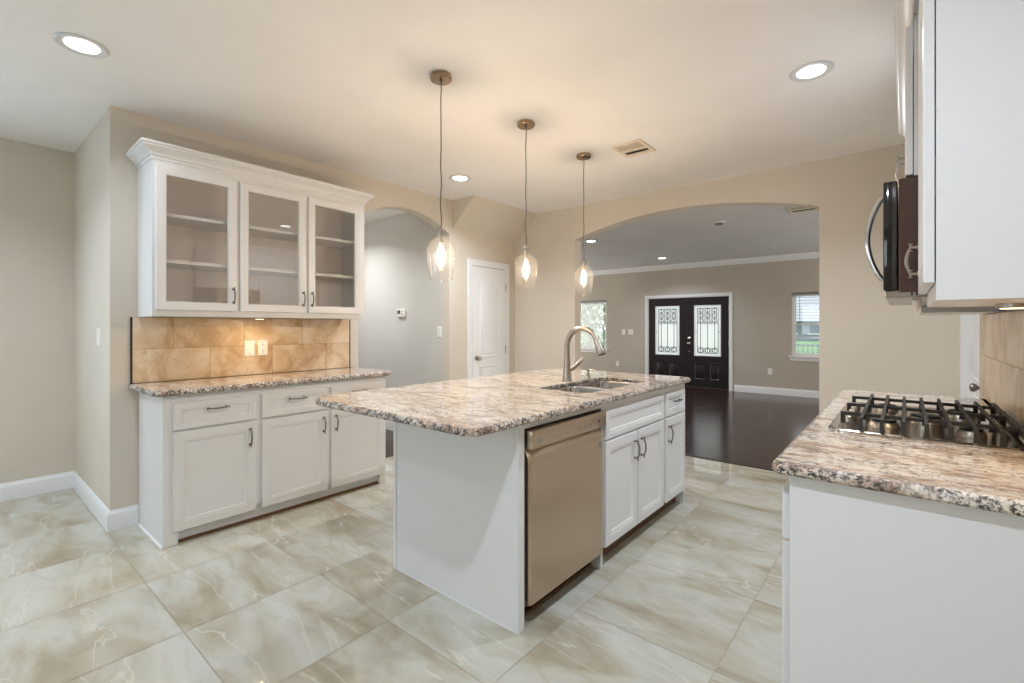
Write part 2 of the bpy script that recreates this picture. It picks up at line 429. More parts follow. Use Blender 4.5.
def worktop(outline, z0=.882, hole=None):
    b = MB(); R = b.loft([[(x, y, z0+dz) for x, y in inset(outline, d)] for d, dz in EDGE], hole is None, hole is None)
    if hole:
        H = b.loft([[(x, y, z) for x, y in hole] for z in (z0+.013, z0+.030)]+[[(x, y, z0+.033) for x, y in inset(hole, -.004)], [(x, y, z0+.033) for x, y in inset(hole, -.009)]], False, False)
        for a, c in ((R[0], H[0]), (R[-1], H[-1])):
            es = []
            for L in (a, c):
                for i in range(len(L)):
                    e = b.bm.edges.get((L[i], L[(i+1) % len(L)]))
                    if e: es.append(e)
            bmesh.ops.triangle_fill(b.bm, edges=es, use_beauty=True, use_dissolve=False)
    b.bm.normal_update()
    for f in b.bm.faces: f.material_index = 0 if abs(f.normal.z) > .97 else 1
    return b
def FX(x, s):
    """front plane at x with outward normal s along x: (h, z, n) -> world"""
    return lambda h, z, n: (x+s*n, h, z)
DOORP = [(0, 0), (0, .0165), (.0035, .02), (.050, .02), (.053, .0165), (.058, .0185), (.063, .0165), (.068, .010)]
DRAWP = [(0, 0), (0, .0165), (.0035, .02), (.030, .02), (.033, .0165), (.038, .0185), (.043, .0165), (.047, .011)]
def panel(F, h0, h1, z0, z1, prof):
    b = MB()
    b.loft([[F(h0+i, z0+i, n), F(h1-i, z0+i, n), F(h1-i, z1-i, n), F(h0+i, z1-i, n)] for i, n in prof]); return b
def pull(F, h, z, L=.096, vertical=True, proj=.030, n0=.02):
    """arched bar pull with two posts, centred at (h, z)"""
    b = MB()
    def Q(t, n): return F(h, z+t, n0+n) if vertical else F(h+t, z, n0+n)
    N = 14
    path = [Q(-L*.60, proj*.62)]+[Q(-L/2+L*i/N, proj*.66+proj*.34*math.sin(PI*i/N)) for i in range(N+1)]+[Q(L*.60, proj*.62)]
    rad = [.0030]+[.0036+.0014*math.sin(PI*i/N) for i in range(N+1)]+[.0030]
    b.tube(path, rad, 10)
    for t in (-L/2, L/2):
        b.tube([Q(t, 0), Q(t, .003), Q(t, .0045), Q(t, proj*.70)], [.0085, .0075, .0042, .0042], 10)
        for e in (-.011, .011): b.tube([Q(t+e-.0012, proj*.66), Q(t+e+.0012, proj*.66)], .0062, 10)
    return b
def hinge_knuckle(F, h, z, n):
    return MB().tube([F(h, z-.03, n), F(h, z+.03, n)], .005, 8)

def plate(name, F, h, z, label, kind='switch', w=.072, hh=.116, cat='light switch', group=None, gang=1):
    c = F(h, z-hh/2, 0)
    t = thing(name, c, label, cat, group)
    b = MB(); W2_ = w/2+(gang-1)*.023
    b.loft([[F(h+sx*(W2_-i), z+sz*(hh/2-i), n) for sx, sz in ((-1,-1),(1,-1),(1,1),(-1,1))] for i, n in ((0, 0), (0, .003), (.004, .006))]); b.build('plate', M_PLATE, t)
    for g in range(gang):
        hc = h+(g-(gang-1)/2)*.046
        if kind == 'switch':
            b = MB(); b.loft([[F(hc+sx*.0165, z+sz*.033, n+(.003 if sz > 0 else 0)) for sx, sz in ((-1,-1),(1,-1),(1,1),(-1,1))] for n in (.0055, .0085)]); b.build('rocker', M_TRIM, t)
        elif kind == 'outlet':
            for dz in (-.024, .024):
                b = MB(); b.loft([[F(hc+.0165*math.cos(a), z+dz+.0145*math.sin(a), n) for a in [2*PI*k/16 for k in range(16)]] for n in (.0055, .0075)]); r = b.build('socket', M_TRIM, t)
                for e in (-.006, .006):
                    b = MB(); b.loft([[F(hc+e+sx*.0012, z+dz+.002+sz*.004, n) for sx, sz in ((-1,-1),(1,-1),(1,1),(-1,1))] for n in (.007, .0081)]); b.build('slot', M_SLOT, r)
    for dz in (-hh*.36, hh*.36):
        b = MB(); b.loft([[F(h+.0035*math.cos(a), z+dz+.0035*math.sin(a), n) for a in [2*PI*k/10 for k in range(10)]] for n in (.0055, .007)]); b.build('screw', M_GREY, t)
    return t

# ------------------------------------------------------------------ kitchen island
IX0, IX1, IY0, IY1 = -2.09, -1.235, 1.527, 3.45
isl = thing('kitchen_island', ((IX0+IX1)/2, (IY0+IY1)/2, 0), 'long white kitchen island base with panelled cabinet doors under the sink counter', 'kitchen island')
b = MB(); b.box(IX0, IX1, IY0, 1.567, 0, .881, .003); b.box(IX0+.0005, IX0+.024, IY0-.004, IY0+.01, 0, .8805, .0015); b.box(IX1-.02, IX1-.0005, IY0-.004, IY0+.01, 0, .8805, .0015); b.box(IX0, IX0+.03, 1.567, IY1, 0, .881, .002)
b.box(IX0+.03, IX1-.06, 3.43, IY1, 0, .881)
b.box(IX1-.02, IX1, 2.222, 3.45, .105, .881, .002); b.box(IX0+.03, IX1-.02, 2.222, 2.240, .105, .881); b.box(IX0+.03, IX1-.02, 2.24, 3.43, .105, .123)
b.box(IX0+.03, IX1, 1.567, 2.222, .852, .881); b.box(IX0+.03, IX0+.10, 1.567, 2.222, .0, .852)
b.box(IX0+.03, IX1-.075, 2.222, 3.43, 0, .105)
b.box(IX1-.075, IX1, 2.215, 2.235, 0, .105); b.box(IX1-.075, IX1, 3.43, IY1, 0, .105)
b.build('body', M_CAB, isl)
b = MB()
b.box(IX1-.0745, IX1-.062, 2.236, 3.429, 0, .062); b.box(IX0+.2, IX1-.082, 1.568, 2.214, 0, .050, .003); b.box(IX0+.2, IX1-.052, 1.568, 2.214, 0, .018, .003)
part_label(b.build('toe_kick', M_BROWN, isl), 'raw brown toe board')
b = MB(); b.sweep([(IX1+.001, IY0-.001), (IX0-.001, IY0-.001), (IX0-.001, IY1)], [(0, 0), (.008, 0), (.006, .006), (0, .010)], 1); b.build('shoe_bead', M_TRIM, isl)
F = FX(IX1, 1)
for nm, h0, h1, z0, z1, hl in (('drawer', 2.235, 3.016, .682, .838, None), ('drawer', 3.060, 3.405, .682, .838, 'h'),
                               ('door', 2.235, 2.618, .112, .672, 2.582), ('door', 2.632, 3.016, .112, .672, 2.668), ('door', 3.060, 3.405, .112, .672, 3.096)):
    d = panel(F, h0, h1, z0, z1, DRAWP if nm == 'drawer' else DOORP).build(nm, M_CAB, isl)
    if hl == 'h': pull(F, (h0+h1)/2, .775, .09, False).build('handle', M_DARKNICKEL, d)
    elif hl: pull(F, hl, .565, .098).build('handle', M_DARKNICKEL, d)

HOLE = rr(-1.70, -1.345, 2.265, 3.06, (.06, .06, .06, .06), 6)
o = worktop(rr(-2.41, -1.19, 1.205, 3.485, (.14, .05, .05, .10), 8), .882, HOLE).build('granite_worktop', [M_GRANITE, M_GREDGE])
tag(o, 'large polished granite slab with bullnose edge on the white island', 'countertop')

# dishwasher
dw = thing('dishwasher', (-1.5, 1.895, 0), 'stainless steel dishwasher built into the island beside the white end panel', 'dishwasher')
YD0, YD1 = 1.582, 2.212
b = MB(); b.box(-1.9, -1.262, YD0, YD1, .115, .845); b.box(-1.5, -1.31, YD0+.02, YD1-.02, .052, .118); part_label(b.build('tub', M_SLOT, dw), 'dark tub edge behind the door')
b = MB()   # door skin, curving in towards the pocket at its top
b.loft([[(x, y, z) for y, ee in ((YD0, .010), (YD0+.012, 0), (YD1-.012, 0), (YD1, .010)) for x in (X-ee,)]+[(-1.262, YD1, z), (-1.262, YD0, z)]
        for X, z in ((-1.232, .092), (-1.218, .100), (-1.218, .700), (-1.222, .725), (-1.232, .747), (-1.252, .764))])
d = b.build('door', M_STEEL, dw)
b = MB(); b.loft([[(-1.2185+n, 2.178+.016*math.cos(a), .672+.016*math.sin(a)) for a in [2*PI*k/20 for k in range(20)]] for n in (0, .0016)])
part_label(b.build('round_badge', M_GREY, d), 'small round grey sticker')
b = MB(); b.box(-1.262, -1.202, YD0-.004, YD1+.003, .766, .843, .003, 2); cp = b.build('control_panel', M_STEEL, dw)
for ya, yb, za, zb in [(1.93+k*.016, 1.934+k*.016, .790, .802) for k in range(9)]+[(1.72+k*.03, 1.732+k*.03, .792, .796) for k in range(5)]+[(1.625, 1.637, .785, .807), (1.650, 1.666, .794, .798)]:
    MB().box(-1.2025, -1.2012, ya, yb, za, zb).build('button', M_GREY, cp)
b = MB(); b.loft([[(-1.2022+n, 2.138+.006*math.cos(a), .800+.006*math.sin(a)) for a in [2*PI*k/14 for k in range(14)]] for n in (0, .002)]); b.build('power_button', M_SLOT, cp)

# sink
sk = thing('kitchen_sink', (-1.52, 2.68, .70), 'double bowl stainless undermount sink set into the island granite', 'sink')
b = MB()
def bowl(b, x0, x1, y0, y1, zt, zb):
    prof = [(-.02, zt, .06), (0, zt, .06), (.004, zt-.01, .06), (.012, zb+.05, .06), (.022, zb+.02, .06), (.05, zb, .06)]
    b.loft([[(x, y, z) for x, y in rr(x0+i, x1-i, y0+i, y1-i, r-i*.5, 6)] for i, z, r in prof], False, True)
bowl(b, -1.695, -1.35, 2.27, 2.650, .8920, .70); b.build('bowl', M_SINK, sk, recalc=False)
b = MB(); bowl(b, -1.695, -1.35, 2.690, 3.055, .8920, .72); b.build('bowl', M_SINK, sk, recalc=False)
for y, z in ((2.485, .70), (2.875, .72)):
    b = MB(); b.lathe(-1.52, y, [(.045, z+.001), (.045, z+.005), (.036, z+.006), (.030, z+.003), (.012, z+.003), (.010, z+.008)], 24); b.build('drain', M_CHROME, sk)

# faucet
fx, fy = -1.762, 2.70
fc = thing('kitchen_faucet', (fx, fy, .915), 'brushed nickel gooseneck faucet standing behind the island sink', 'faucet')
b = MB(); b.lathe(fx, fy, [(.033, .9155), (.033, .922), (.029, .930), (.027, .960), (.024, 1.00), (.0225, 1.035), (.021, 1.06), (.0195, 1.075)], 28); b.build('base', M_NICKEL, fc)
R = .118; ztop = 1.27-R
path = [(fx, fy, 1.06), (fx, fy, 1.10), (fx, fy, ztop)]+[(fx+R-R*math.cos(a), fy, ztop+R*math.sin(a)) for a in [PI*k/18*.90 for k in range(1, 19)]]
b = MB(); b.tube(path, .0182, 16); b.build('spout', M_NICKEL, fc)
e = Vector(path[-1]); dr = (e-Vector(path[-2])).normalized()
b = MB(); b.tube([e-dr*.005, e, e+dr*.02, e+dr*.055, e+dr*.085, e+dr*.092], [.0192, .021, .023, .028, .031, .028], 18); h = b.build('spray_head', M_NICKEL, fc)
b = MB(); b.tube([e+dr*.090, e+dr*.094], .021, 16); b.build('nozzle', M_SLOT, h)
b = MB(); p = e+dr*.045; b.box(p.x+.0235, p.x+.029, fy-.006, fy+.006, p.z-.014, p.z+.012, .002); b.build('button', M_SLOT, h)
b = MB(); b.tube([(fx, fy+.015, .985), (fx+.006, fy+.045, .992)], [.016, .015], 14)
b.tube([(fx+.006, fy+.040, .988), (fx+.016, fy+.060, 1.004), (fx+.032, fy+.090, 1.030), (fx+.046, fy+.116, 1.056), (fx+.049, fy+.122, 1.061)], [.015, .0135, .0125, .0150, .011], 12); b.build('lever', M_NICKEL, fc)
sx_, sy_ = -1.735, 2.93
sd = thing('soap_dispenser', (sx_, sy_, .915), 'short chrome soap dispenser pump beside the tall faucet', 'soap dispenser')
b = MB(); b.lathe(sx_, sy_, [(.020, .9155), (.020, .922), (.013, .928), (.011, .950), (.008, .952), (.008, .968)], 20); b.build('base', M_NICKEL, sd)
b = MB(); b.lathe(sx_, sy_, [(.011, .966), (.012, .972), (.010, .980)], 16); b.tube([(sx_, sy_, .973), (sx_+.03, sy_, .975), (sx_+.055, sy_, .968), (sx_+.060, sy_, .960)], [.006, .0055, .005, .0045], 10); b.build('pump_head', M_NICKEL, sd)

# ------------------------------------------------------------------ left run of cabinets
CXF = -3.297
bc = thing('base_cabinet', ((XW+CXF)/2, 1.57, 0), 'white base cabinet with three drawers over three doors against the beige wall', 'base cabinet')
b = MB(); b.box(XW+.004, CXF, .804, .835, 0, .881, .002); b.box(XW+.004, CXF, 2.308, 2.328, 0, .881, .002)
b.box(XW+.004, CXF, .835, 2.308, .108, .881, .002); b.box(CXF-.065, CXF-.001, .8065, .88, 0, .11); b.box(CXF-.065, CXF-.001, 2.27, 2.3265, 0, .11)
b.box(XW+.1, CXF-.030, .835, 2.308, .0, .108); b.build('body', M_CAB, bc)
b = MB(); b.box(CXF-.031, CXF-.016, .885, 2.265, 0, .018, .004); part_label(b.build('toe_kick', M_BROWN, bc), 'raw brown strip along the floor')
b = MB(); b.sweep([(XW+.02, .8035), (CXF, .8035)], [(0, 0), (.008, 0), (.006, .006), (0, .010)], 1); b.build('shoe_bead', M_TRIM, bc)
F = FX(CXF, 1)
for h0, h1, hh in ((.853, 1.308, 1.270), (1.346, 1.812, 1.776), (1.838, 2.305, 1.873)):
    d = panel(F, h0, h1, .675, .832, DRAWP).build('drawer', M_CAB, bc); pull(F, (h0+h1)/2, .782, .10, False).build('handle', M_DARKNICKEL, d)
    d = panel(F, h0, h1, .080, .662, DOORP).build('door', M_CAB, bc); pull(F, hh, .565, .098).build('handle', M_DARKNICKEL, d)
o = worktop(rr(XW+.001, -3.252, .752, 2.372, (.002, .045, .045, .002), 6)).build('granite_worktop', [M_GRANITE, M_GREDGE])
tag(o, 'narrow polished granite slab on the cabinet below the glass doors', 'countertop')

def tiles(name, F, rows, n0, n1, label):
    """rows: (z0, z1, [h joints])"""
    hs = [r[2][0] for r in rows]+[r[2][-1] for r in rows]; b = MB(); g = .0022
    c0 = F(min(hs), rows[0][0], n0); c1 = F(max(hs), rows[-1][1], n1-.0015); b.box(c0[0], c1[0], c0[1], c1[1], c0[2], c1[2], mi=1)
    for z0, z1, J in rows:
        for a, c in zip(J, J[1:]):
            p, q = F(a+g/2, z0+g/2, n0+.001), F(c-g/2, z1-g/2, n1); b.box(p[0], q[0], p[1], q[1], p[2], q[2], .0012, 1)
    return tag(b.build(name, [M_BSPLASH, M_BGROUT]), label, 'backsplash')
o = tiles('tile_backsplash', FX(XW, 1), [(.916, 1.137, [.770, 1.212, 1.645, 2.093, 2.315]), (1.137, 1.344, [.770, .992, 1.437, 1.885, 2.315])], .0006, .010,
      'tan marbled tile backsplash with two outlets under the glass cabinet')
for y0_, y1_ in ((.760, .7695), (2.3155, 2.323)): part_label(MB().box(XW+.0005, XW+.011, y0_, y1_, .916, 1.344).build('edge_strip', M_STRIP, o), 'dark brown edge strip')
FB = FX(XW+.0101, 1)
plate('light_switch', FB, 1.477, 1.118, 'blank cream cover plate on the tan tile, beside the outlet', 'blank', cat='cover plate')
plate('wall_outlet', FB, 1.572, 1.118, 'cream double outlet on the tan tile backsplash', 'outlet', cat='outlet')

# glass fronted wall cabinet
UXF = -3.49; UZ0, UZ1 = 1.346, 2.315; UY0, UY1 = .798, 2.252
uc = thing('wall_cabinet', (XW, (UY0+UY1)/2, UZ0), 'white wall cabinet with three glass doors and crown molding on top', 'wall cabinet')
b = MB(); b.box(XW+.002, UXF-.02, UY0, UY0+.018, UZ0, UZ1); b.box(XW+.002, UXF-.02, UY1-.018, UY1, UZ0, UZ1)
b.box(XW+.002, UXF-.02, UY0+.018, UY1-.018, UZ0+.012, UZ0+.030); b.box(XW+.002, UXF-.02, UY0+.018, UY1-.018, UZ1-.018, UZ1)
for y0, y1 in ((UY0, .852), (1.24, 1.33), (1.715, 1.80), (2.17, UY1)): b.box(UXF-.02, UXF, y0, y1, UZ0, UZ1)
b.box(UXF-.0199, UXF-.0001, UY0+.001, UY1-.001, UZ0+.0005, UZ0+.07); b.box(UXF-.0199, UXF-.0001, UY0+.001, UY1-.001, UZ1-.08, UZ1-.0005); b.build('body', M_CAB, uc)
b = MB(); b.box(XW+.002, XW+.010, UY0+.018, UY1-.018, UZ0+.03, UZ1-.018); part_label(b.build('back_panel', M_CABIN, uc), 'beige back panel seen through the glass')
for z in (1.69, 1.98):
    MB().box(XW+.011, UXF-.03, UY0+.019, UY1-.019, z-.011, z+.011, .001).build('shelf', M_CAB, uc)
b = MB(); b.sweep([(XW+.002, UY0), (UXF, UY0), (UXF, UY1), (XW+.002, UY1)],
    [(0, 2.300), (.006, 2.300), (.008, 2.318), (.016, 2.322), (.018, 2.332), (.028, 2.344), (.044, 2.360), (.054, 2.365), (.056, 2.375), (.064, 2.379), (.064, 2.391), (0, 2.391)], 1)
b.build('crown_molding', M_CAB, uc)
F = FX(UXF, 1)
for h0, h1, hh in ((.812, 1.264, 1.240), (1.284, 1.742, 1.718), (1.762, 2.208, 1.786)):
    z0, z1 = 1.385, 2.268; fw = .056
    b = MB()
    P = [(0, 0), (0, .0165), (.0035, .02), (fw-.012, .02), (fw-.006, .0165), (fw-.003, .018), (fw, .010), (fw, 0)]
    b.loft([[F(h0+i, z0+i, n), F(h1-i, z0+i, n), F(h1-i, z1-i, n), F(h0+i, z1-i, n)] for i, n in P+[P[0]]], False, False)
    d = b.build('door', M_CAB, uc)
    b = MB(); b.loft([[F(a, c, n) for a, c in ((h0+fw-.002, z0+fw-.002), (h1-fw+.002, z0+fw-.002), (h1-fw+.002, z1-fw+.002), (h0+fw-.002, z1-fw+.002))] for n in (.004, .007)]); b.build('pane', M_CABGLASS, d)
    pull(F, hh, 1.49, .09).build('handle', M_DARKNICKEL, d)
pk = thing('puck_light', (-3.60, 1.46, UZ0), 'small warm puck light under the glass cabinet', 'under-cabinet light')
b = MB(); b.lathe(-3.60, 1.46, [(.035, UZ0+.012), (.035, UZ0-.006), (.030, UZ0-.010)], 24); b.build('housing', M_NICKEL, pk)
b = MB(); b.lathe(-3.60, 1.46, [(.026, UZ0-.0095), (.026, UZ0-.0115)], 24); b.build('lens', M_PUCK, pk)
lamp_area('puck_lamp', (-3.60, 1.46, UZ0-.014), (0, 0, 0), .05, .05, 1.1, (1, .76, .48), 'DISK')

# ------------------------------------------------------------------ cooktop run
RXF = -.243
rb = thing('base_cabinet', (.04, 2.42, 0), 'white base cabinet with plain side panel carrying the gas cooktop', 'base cabinet')
b = MB(); b.box(RXF, XB-.002, 1.475, 3.37, .105, .881, .002); b.box(RXF, XB-.002, 1.4745, 1.495, 0, .8805, .002); b.box(RXF+.07, XB-.002, 1.49, 3.37, 0, .11); b.build('body', M_CAB, rb)
F = FX(RXF, -1)
for h0, h1 in ((1.490, 2.02), (2.03, 2.42), (2.43, 2.82), (2.83, 3.36)):
    d = panel(F, h0, h1, .700, .842, DRAWP).build('drawer', M_CAB, rb); pull(F, (h0+h1)/2, .77, .09, False).build('handle', M_DARKNICKEL, d)
    d = panel(F, h0, h1, .112, .690, DOORP).build('door', M_CAB, rb); pull(F, h1-.04, .58, .098).build('handle', M_DARKNICKEL, d)
o = worktop(rr(-.288, XB-.0005, 1.452, 3.405, (.035, .002, .002, .035), 6)).build('granite_worktop', [M_GRANITE, M_GREDGE])
tag(o, 'polished granite slab around the gas cooktop by the tiled wall', 'countertop')
J1 = [.9+.61*k for k in range(4)]+[3.115, 3.47]; J2 = [1.0, 1.59, 2.20, 2.81, 3.47]
o = tiles('tile_backsplash', FX(XB, -1), [(.916, 1.137, [1.46, 1.83, 2.44, 3.05, 3.47]), (1.137, 1.345, [1.46, 2.13, 2.74, 3.47])], .0006, .010, 'tan marbled tile backsplash behind the gas cooktop')

# cooktop
ct = thing('gas_cooktop', (.04, 2.40, .915), 'stainless gas cooktop with black cast iron grates set in granite', 'cooktop')
CX0, CX1, CY0, CY1 = -.215, .300, 2.015, 2.795
b = MB(); prof = [(0, .9155, .05), (0, .921, .05), (.006, .925, .05), (.020, .925, .045), (.030, .919, .04)]
b.loft([[(x, y, z) for x, y in rr(CX0+i, CX1-i, CY0+i, CY1-i, r, 6)] for i, z, r in prof]); b.build('tray', M_TRAY, ct)
for x, y, r in ((-.06, 2.20, .042), (.17, 2.20, .034), (-.06, 2.62, .034), (.17, 2.62, .042), (.06, 2.41, .05)):
    b = MB(); b.lathe(x, y, [(r*1.15, .9185), (r*1.1, .928), (r, .934), (r*.98, .938)], 28); bu = b.build('burner', M_ALU, ct)
    b = MB(); b.lathe(x, y, [(r*.86, .937), (r*.9, .941), (r*.86, .946), (r*.6, .948)], 28); b.build('burner_cap', M_BURN, bu)
def grate(y0, y1):
    b = MB(); x0, x1 = -.185, .285; zt = .962; ym = (y0+y1)/2
    b.bar((x0, ym, zt), (x1, ym, zt), .011, .012)
    b.loft([[(x0+.006+i*.007, ym+j*.007, z) for i, j in ((-1,-1),(1,-1),(1,1),(-1,1))] for z in (.9255, zt+.005)])
    for x in (x1-.006,):
        b.bar((x, y0, zt-.002), (x, y1, zt-.002), .012, .016)
        for y in (y0+.006, y1-.006): b.loft([[(x+i*.008, y+j*.008, z) for i, j in ((-1,-1),(1,-1),(1,1),(-1,1))] for z in (.9255, zt+.005)])
    for k in range(7):
        x = -.118+.0575*k; m = .016 if k in (1, 3, 5) else .0
        b.bar((x, y0+.004, zt), (x, y1-.004, zt), .010, .012)
        for y in (y0+.005, y1-.005): b.loft([[(x+i*sx, y+j*sy, z) for i, j in ((-1,-1),(1,-1),(1,1),(-1,1))] for sx, sy, z in ((.0075, .006, .9255), (.006, .005, zt-.006), (.005, .005, zt+.007))])
    return b.build('grate', M_IRON, ct)
for k in range(3): grate(2.032+k*.250, 2.032+k*.250+.244)
for k in range(5):
    y = 2.22+k*.09
    b = MB(); b.lathe(-.165, y, [(.017, .9205), (.016, .930), (.014, .940), (.012, .944)], 20); b.box(-.1815, -.1485, y-.003, y+.003, .938, .947, .001); b.build('knob', M_NICKEL, ct)

# wall cabinets, microwave, crown
RUF = .055; RZ0, RZ1 = 1.347, 2.315
def wallcab(y0, y1, z0, z1, face, doors, hz, label):
    t = thing('wall_cabinet', (XB, (y0+y1)/2, z0), label, 'wall cabinet')
    b = MB(); b.box(face, XB-.002, y0, y1, z0, z1); b.build('body', M_CAB, t)
    F = FX(face-.0025, -1)
    for h0, h1, hh in doors:
        d = panel(F, h0, h1, z0+(.042 if len(doors) == 1 else .006), z1-.03, DOORP).build('door', M_CAB, t); pull(F, hh, hz, .085, True, .030, .02).build('handle', M_NICKEL, d)
    return t
wallcab(1.470, 2.040, RZ0, RZ1, RUF, [(1.474, 2.030, 1.99)], 1.497, 'tall white wall cabinet with a plain side panel, this side of the microwave')
wallcab(2.046, 2.812, 1.785, RZ1, .022, [(2.052, 2.426, 2.39), (2.434, 2.806, 2.47)], 1.90, 'short white wall cabinet directly above the black microwave')
wallcab(2.818, 3.44, RZ0, RZ1, RUF, [(2.826, 3.432, 2.86)], 1.497, 'white wall cabinet past the microwave, next to the back wall')
b = MB(); b.sweep([(XB-.002, 1.468), (RUF-.034, 1.468), (RUF-.034, 3.442), (XB-.002, 3.442)],
    [(0, 2.300), (.006, 2.300), (.008, 2.318), (.012, 2.322), (.016, 2.336), (.022, 2.352), (.034, 2.372), (.044, 2.378), (.046, 2.390), (.052, 2.394), (.052, 2.408), (0, 2.408)], -1)
b.box(RUF-.034, XB-.004, 1.468, 3.442, 2.3155, 2.40)
tag(b.build('crown_molding', M_CAB), 'white crown molding running along the tops of the cooktop side cabinets', 'crown molding')
mw = thing('microwave', (.15, 2.43, 1.385), 'black over-the-range microwave with curved chrome handle', 'microwave')
MX = -.058; MY0, MY1 = 2.050, 2.808
b = MB(); b.box(-.017, XB-.003, MY0, MY1, 1.398, 1.782, .003); b.build('body', M_BROWNBLACK, mw)
b = MB(); b.box(MX, -.020, MY0, MY1, 1.408, 1.778, .005, 2); d = b.build('door', M_BLACKGLOSS, mw)
b = MB(); b.box(MX-.0008, MX+.001, MY0+.22, MY1-.06, 1.48, 1.73); b.build('window', M_SLOT, d)
b = MB(); b.box(MX+.004, .20, MY0+.001, MY1-.001, 1.382, 1.407, .003); b.box(.20, XB-.004, MY0+.001, MY1-.001, 1.382, 1.397); v = b.build('vent_grille', M_NICKEL, mw)
for k in range(5): MB().box(.015+k*.012, .020+k*.012, MY0-.0005, MY0+.01, 1.388, 1.400).build('slot', M_SLOT, v)
b = MB(); N = 20
b.tube([(MX-.004-.044*math.sin(PI*i/N)**.8, 2.16, 1.452+.295*i/N) for i in range(N+1)], [.0085]*(N+1), 12); b.build('handle', M_CHROME, d)
b = MB(); b.tube([(.03, 2.14, 1.383), (.03, 2.14, 1.372), (.03, 2.14, 1.350), (.03, 2.14, 1.340)], [.012, .014, .010, .004], 12); part_label(b.build('light_bulb', M_PLATE, mw), 'small white bulb hanging under the microwave')
pk = thing('puck_light', (.22, 1.80, RZ0), 'small warm puck light under the tall cabinet with the plain side panel', 'under-cabinet light')
b = MB(); b.lathe(.22, 1.80, [(.035, RZ0-.0005), (.035, RZ0-.010), (.030, RZ0-.013)], 24); b.build('housing', M_NICKEL, pk)
b = MB(); b.lathe(.22, 1.80, [(.026, RZ0-.0125), (.026, RZ0-.0145)], 24); b.build('lens', M_PUCK, pk)
lamp_area('puck_lamp', (.22, 1.80, RZ0-.017), (0, 0, 0), .05, .05, 1.0, (1, .8, .58), 'DISK')

# ------------------------------------------------------------------ pendants
def pendant(x, y, label):
    t = thing('pendant_light', (x, y, 1.54), label, 'pendant light', 'glass pendants over the island')
    b = MB(); b.lathe(x, y, [(.058, ZC-.001), (.060, ZC-.006), (.060, ZC-.022), (.056, ZC-.027), (.010, ZC-.030)], 36); b.build('canopy', M_BRONZE, t)
    b = MB(); b.lathe(x, y, [(.008, ZC-.026), (.008, ZC-.042), (.004, ZC-.046)], 14)
    N = 24; b.tube([(x+.0025*math.sin(i*.9), y+.002*math.cos(i*1.1), ZC-.03+(1.8210-ZC+.03)*i/N) for i in range(N+1)], .0035, 8); b.build('cord', M_CORD, t)
    b = MB(); b.lathe(x, y, [(.005, 1.8330), (.011, 1.8250), (.020, 1.8170), (.0215, 1.8050), (.0215, 1.7810), (.018, 1.7750), (.016, 1.7440)], 24); b.build('socket', M_NICKEL, t)
    b = MB(); prof = [(.0225, 1.8110), (.0235, 1.7940), (.025, 1.7790), (0.0389, 1.7670), (0.0605, 1.7510), (0.0745, 1.7290), (0.0794, 1.7040), (0.0778, 1.6690), (0.0724, 1.6190), (0.0659, 1.5690), (0.0621, 1.5440)]
    b.lathe(x, y, prof+[(0.0599, 1.5405), (0.0583, 1.5440)], 40, False, False); b.build('glass_shade', M_SHADE, t)
    b = MB(); b.lathe(x, y, [(.012, 1.7490), (.013, 1.7340), (.017, 1.7140), (.022, 1.6890), (.0235, 1.6590), (.021, 1.6340), (.014, 1.6170), (.005, 1.6110)], 24); bl = b.build('bulb', M_BULB, t)
    b = MB()
    for k in range(6):
        a = 2*PI*k/6; b.tube([(x+.006*math.cos(a), y+.006*math.sin(a), 1.7240), (x+.012*math.cos(a), y+.012*math.sin(a), 1.6790), (x+.007*math.cos(a+.5), y+.007*math.sin(a+.5), 1.6310)], .0016, 6)
    b.build('filament', M_FIL, bl)
    return t
p0 = pendant(-1.970, 1.752, 'clear glass pendant over the island, hanging above the overhanging end without the sink')
copy_tree(p0, None, (-1.982, 2.528, 1.54), 'clear glass pendant, the middle of three over the island')
copy_tree(p0, None, (-1.995, 3.300, 1.54), 'clear glass pendant over the sink end of the island')
for x, y in ((-1.970, 1.752), (-1.982, 2.528), (-1.995, 3.300)):
    l = bpy.data.lights.new('pendant_lamp', 'POINT'); l.energy = 20; l.color = (1, .90, .82); l.shadow_soft_size = .012
    o = bpy.data.objects.new('pendant_lamp', l); C.objects.link(o); o.location = (x, y, 1.664)

# ------------------------------------------------------------------ downlights, vents
def downlight(x, y, zc, label, lit=True, power=0, col=(.78, .88, 1), r=.104):
    t = thing('recessed_light', (x, y, zc-.01), label, 'recessed light')
    b = MB(); b.lathe(x, y, [(r, zc-.001), (r, zc-.004), (r*.93, zc-.009), (r*.70, zc-.006), (r*.65, zc-.003)], 40); b.build('trim_ring', M_RING, t)
    b = MB(); b.lathe(x, y, [(r*.645, zc-.0035), (r*.63, zc-.0065), (r*.3, zc-.0080)], 36); b.build('lens', M_LENS if lit else M_PLATE, t)
    if power: lamp_area('downlight_lamp', (x, y, zc-.012), (0, 0, 0), r*.8, r*.8, power, col, 'DISK', math.radians(140))
    return t
KP = 19.5
downlight(-3.113, .431, ZC, 'lit round downlight in the ceiling over the bare recessed corner of the kitchen', True, 5.2)
downlight(-.392, 3.005, ZC, 'lit round downlight in the ceiling beside the cooktop cabinets', True, KP)
downlight(-3.196, 3.078, ZC, 'lit round downlight in the ceiling by the sloped soffit', True, KP)
downlight(-.39, .45, ZC, 'lit round downlight in the ceiling above the camera', True, 20)
downlight(-4.0, -.65, ZC, 'unseen added downlight in the ceiling, brightening the recessed wall', True, 17)  # out-of-view fixture added to brighten the recessed and return walls
downlight(-3.729, 6.383, ZL, 'lit downlight in the grey living room ceiling just beyond the arch', True, 16)
downlight(-3.607, 8.856, ZL, 'lit downlight in the living room ceiling near the front door', True, 16)
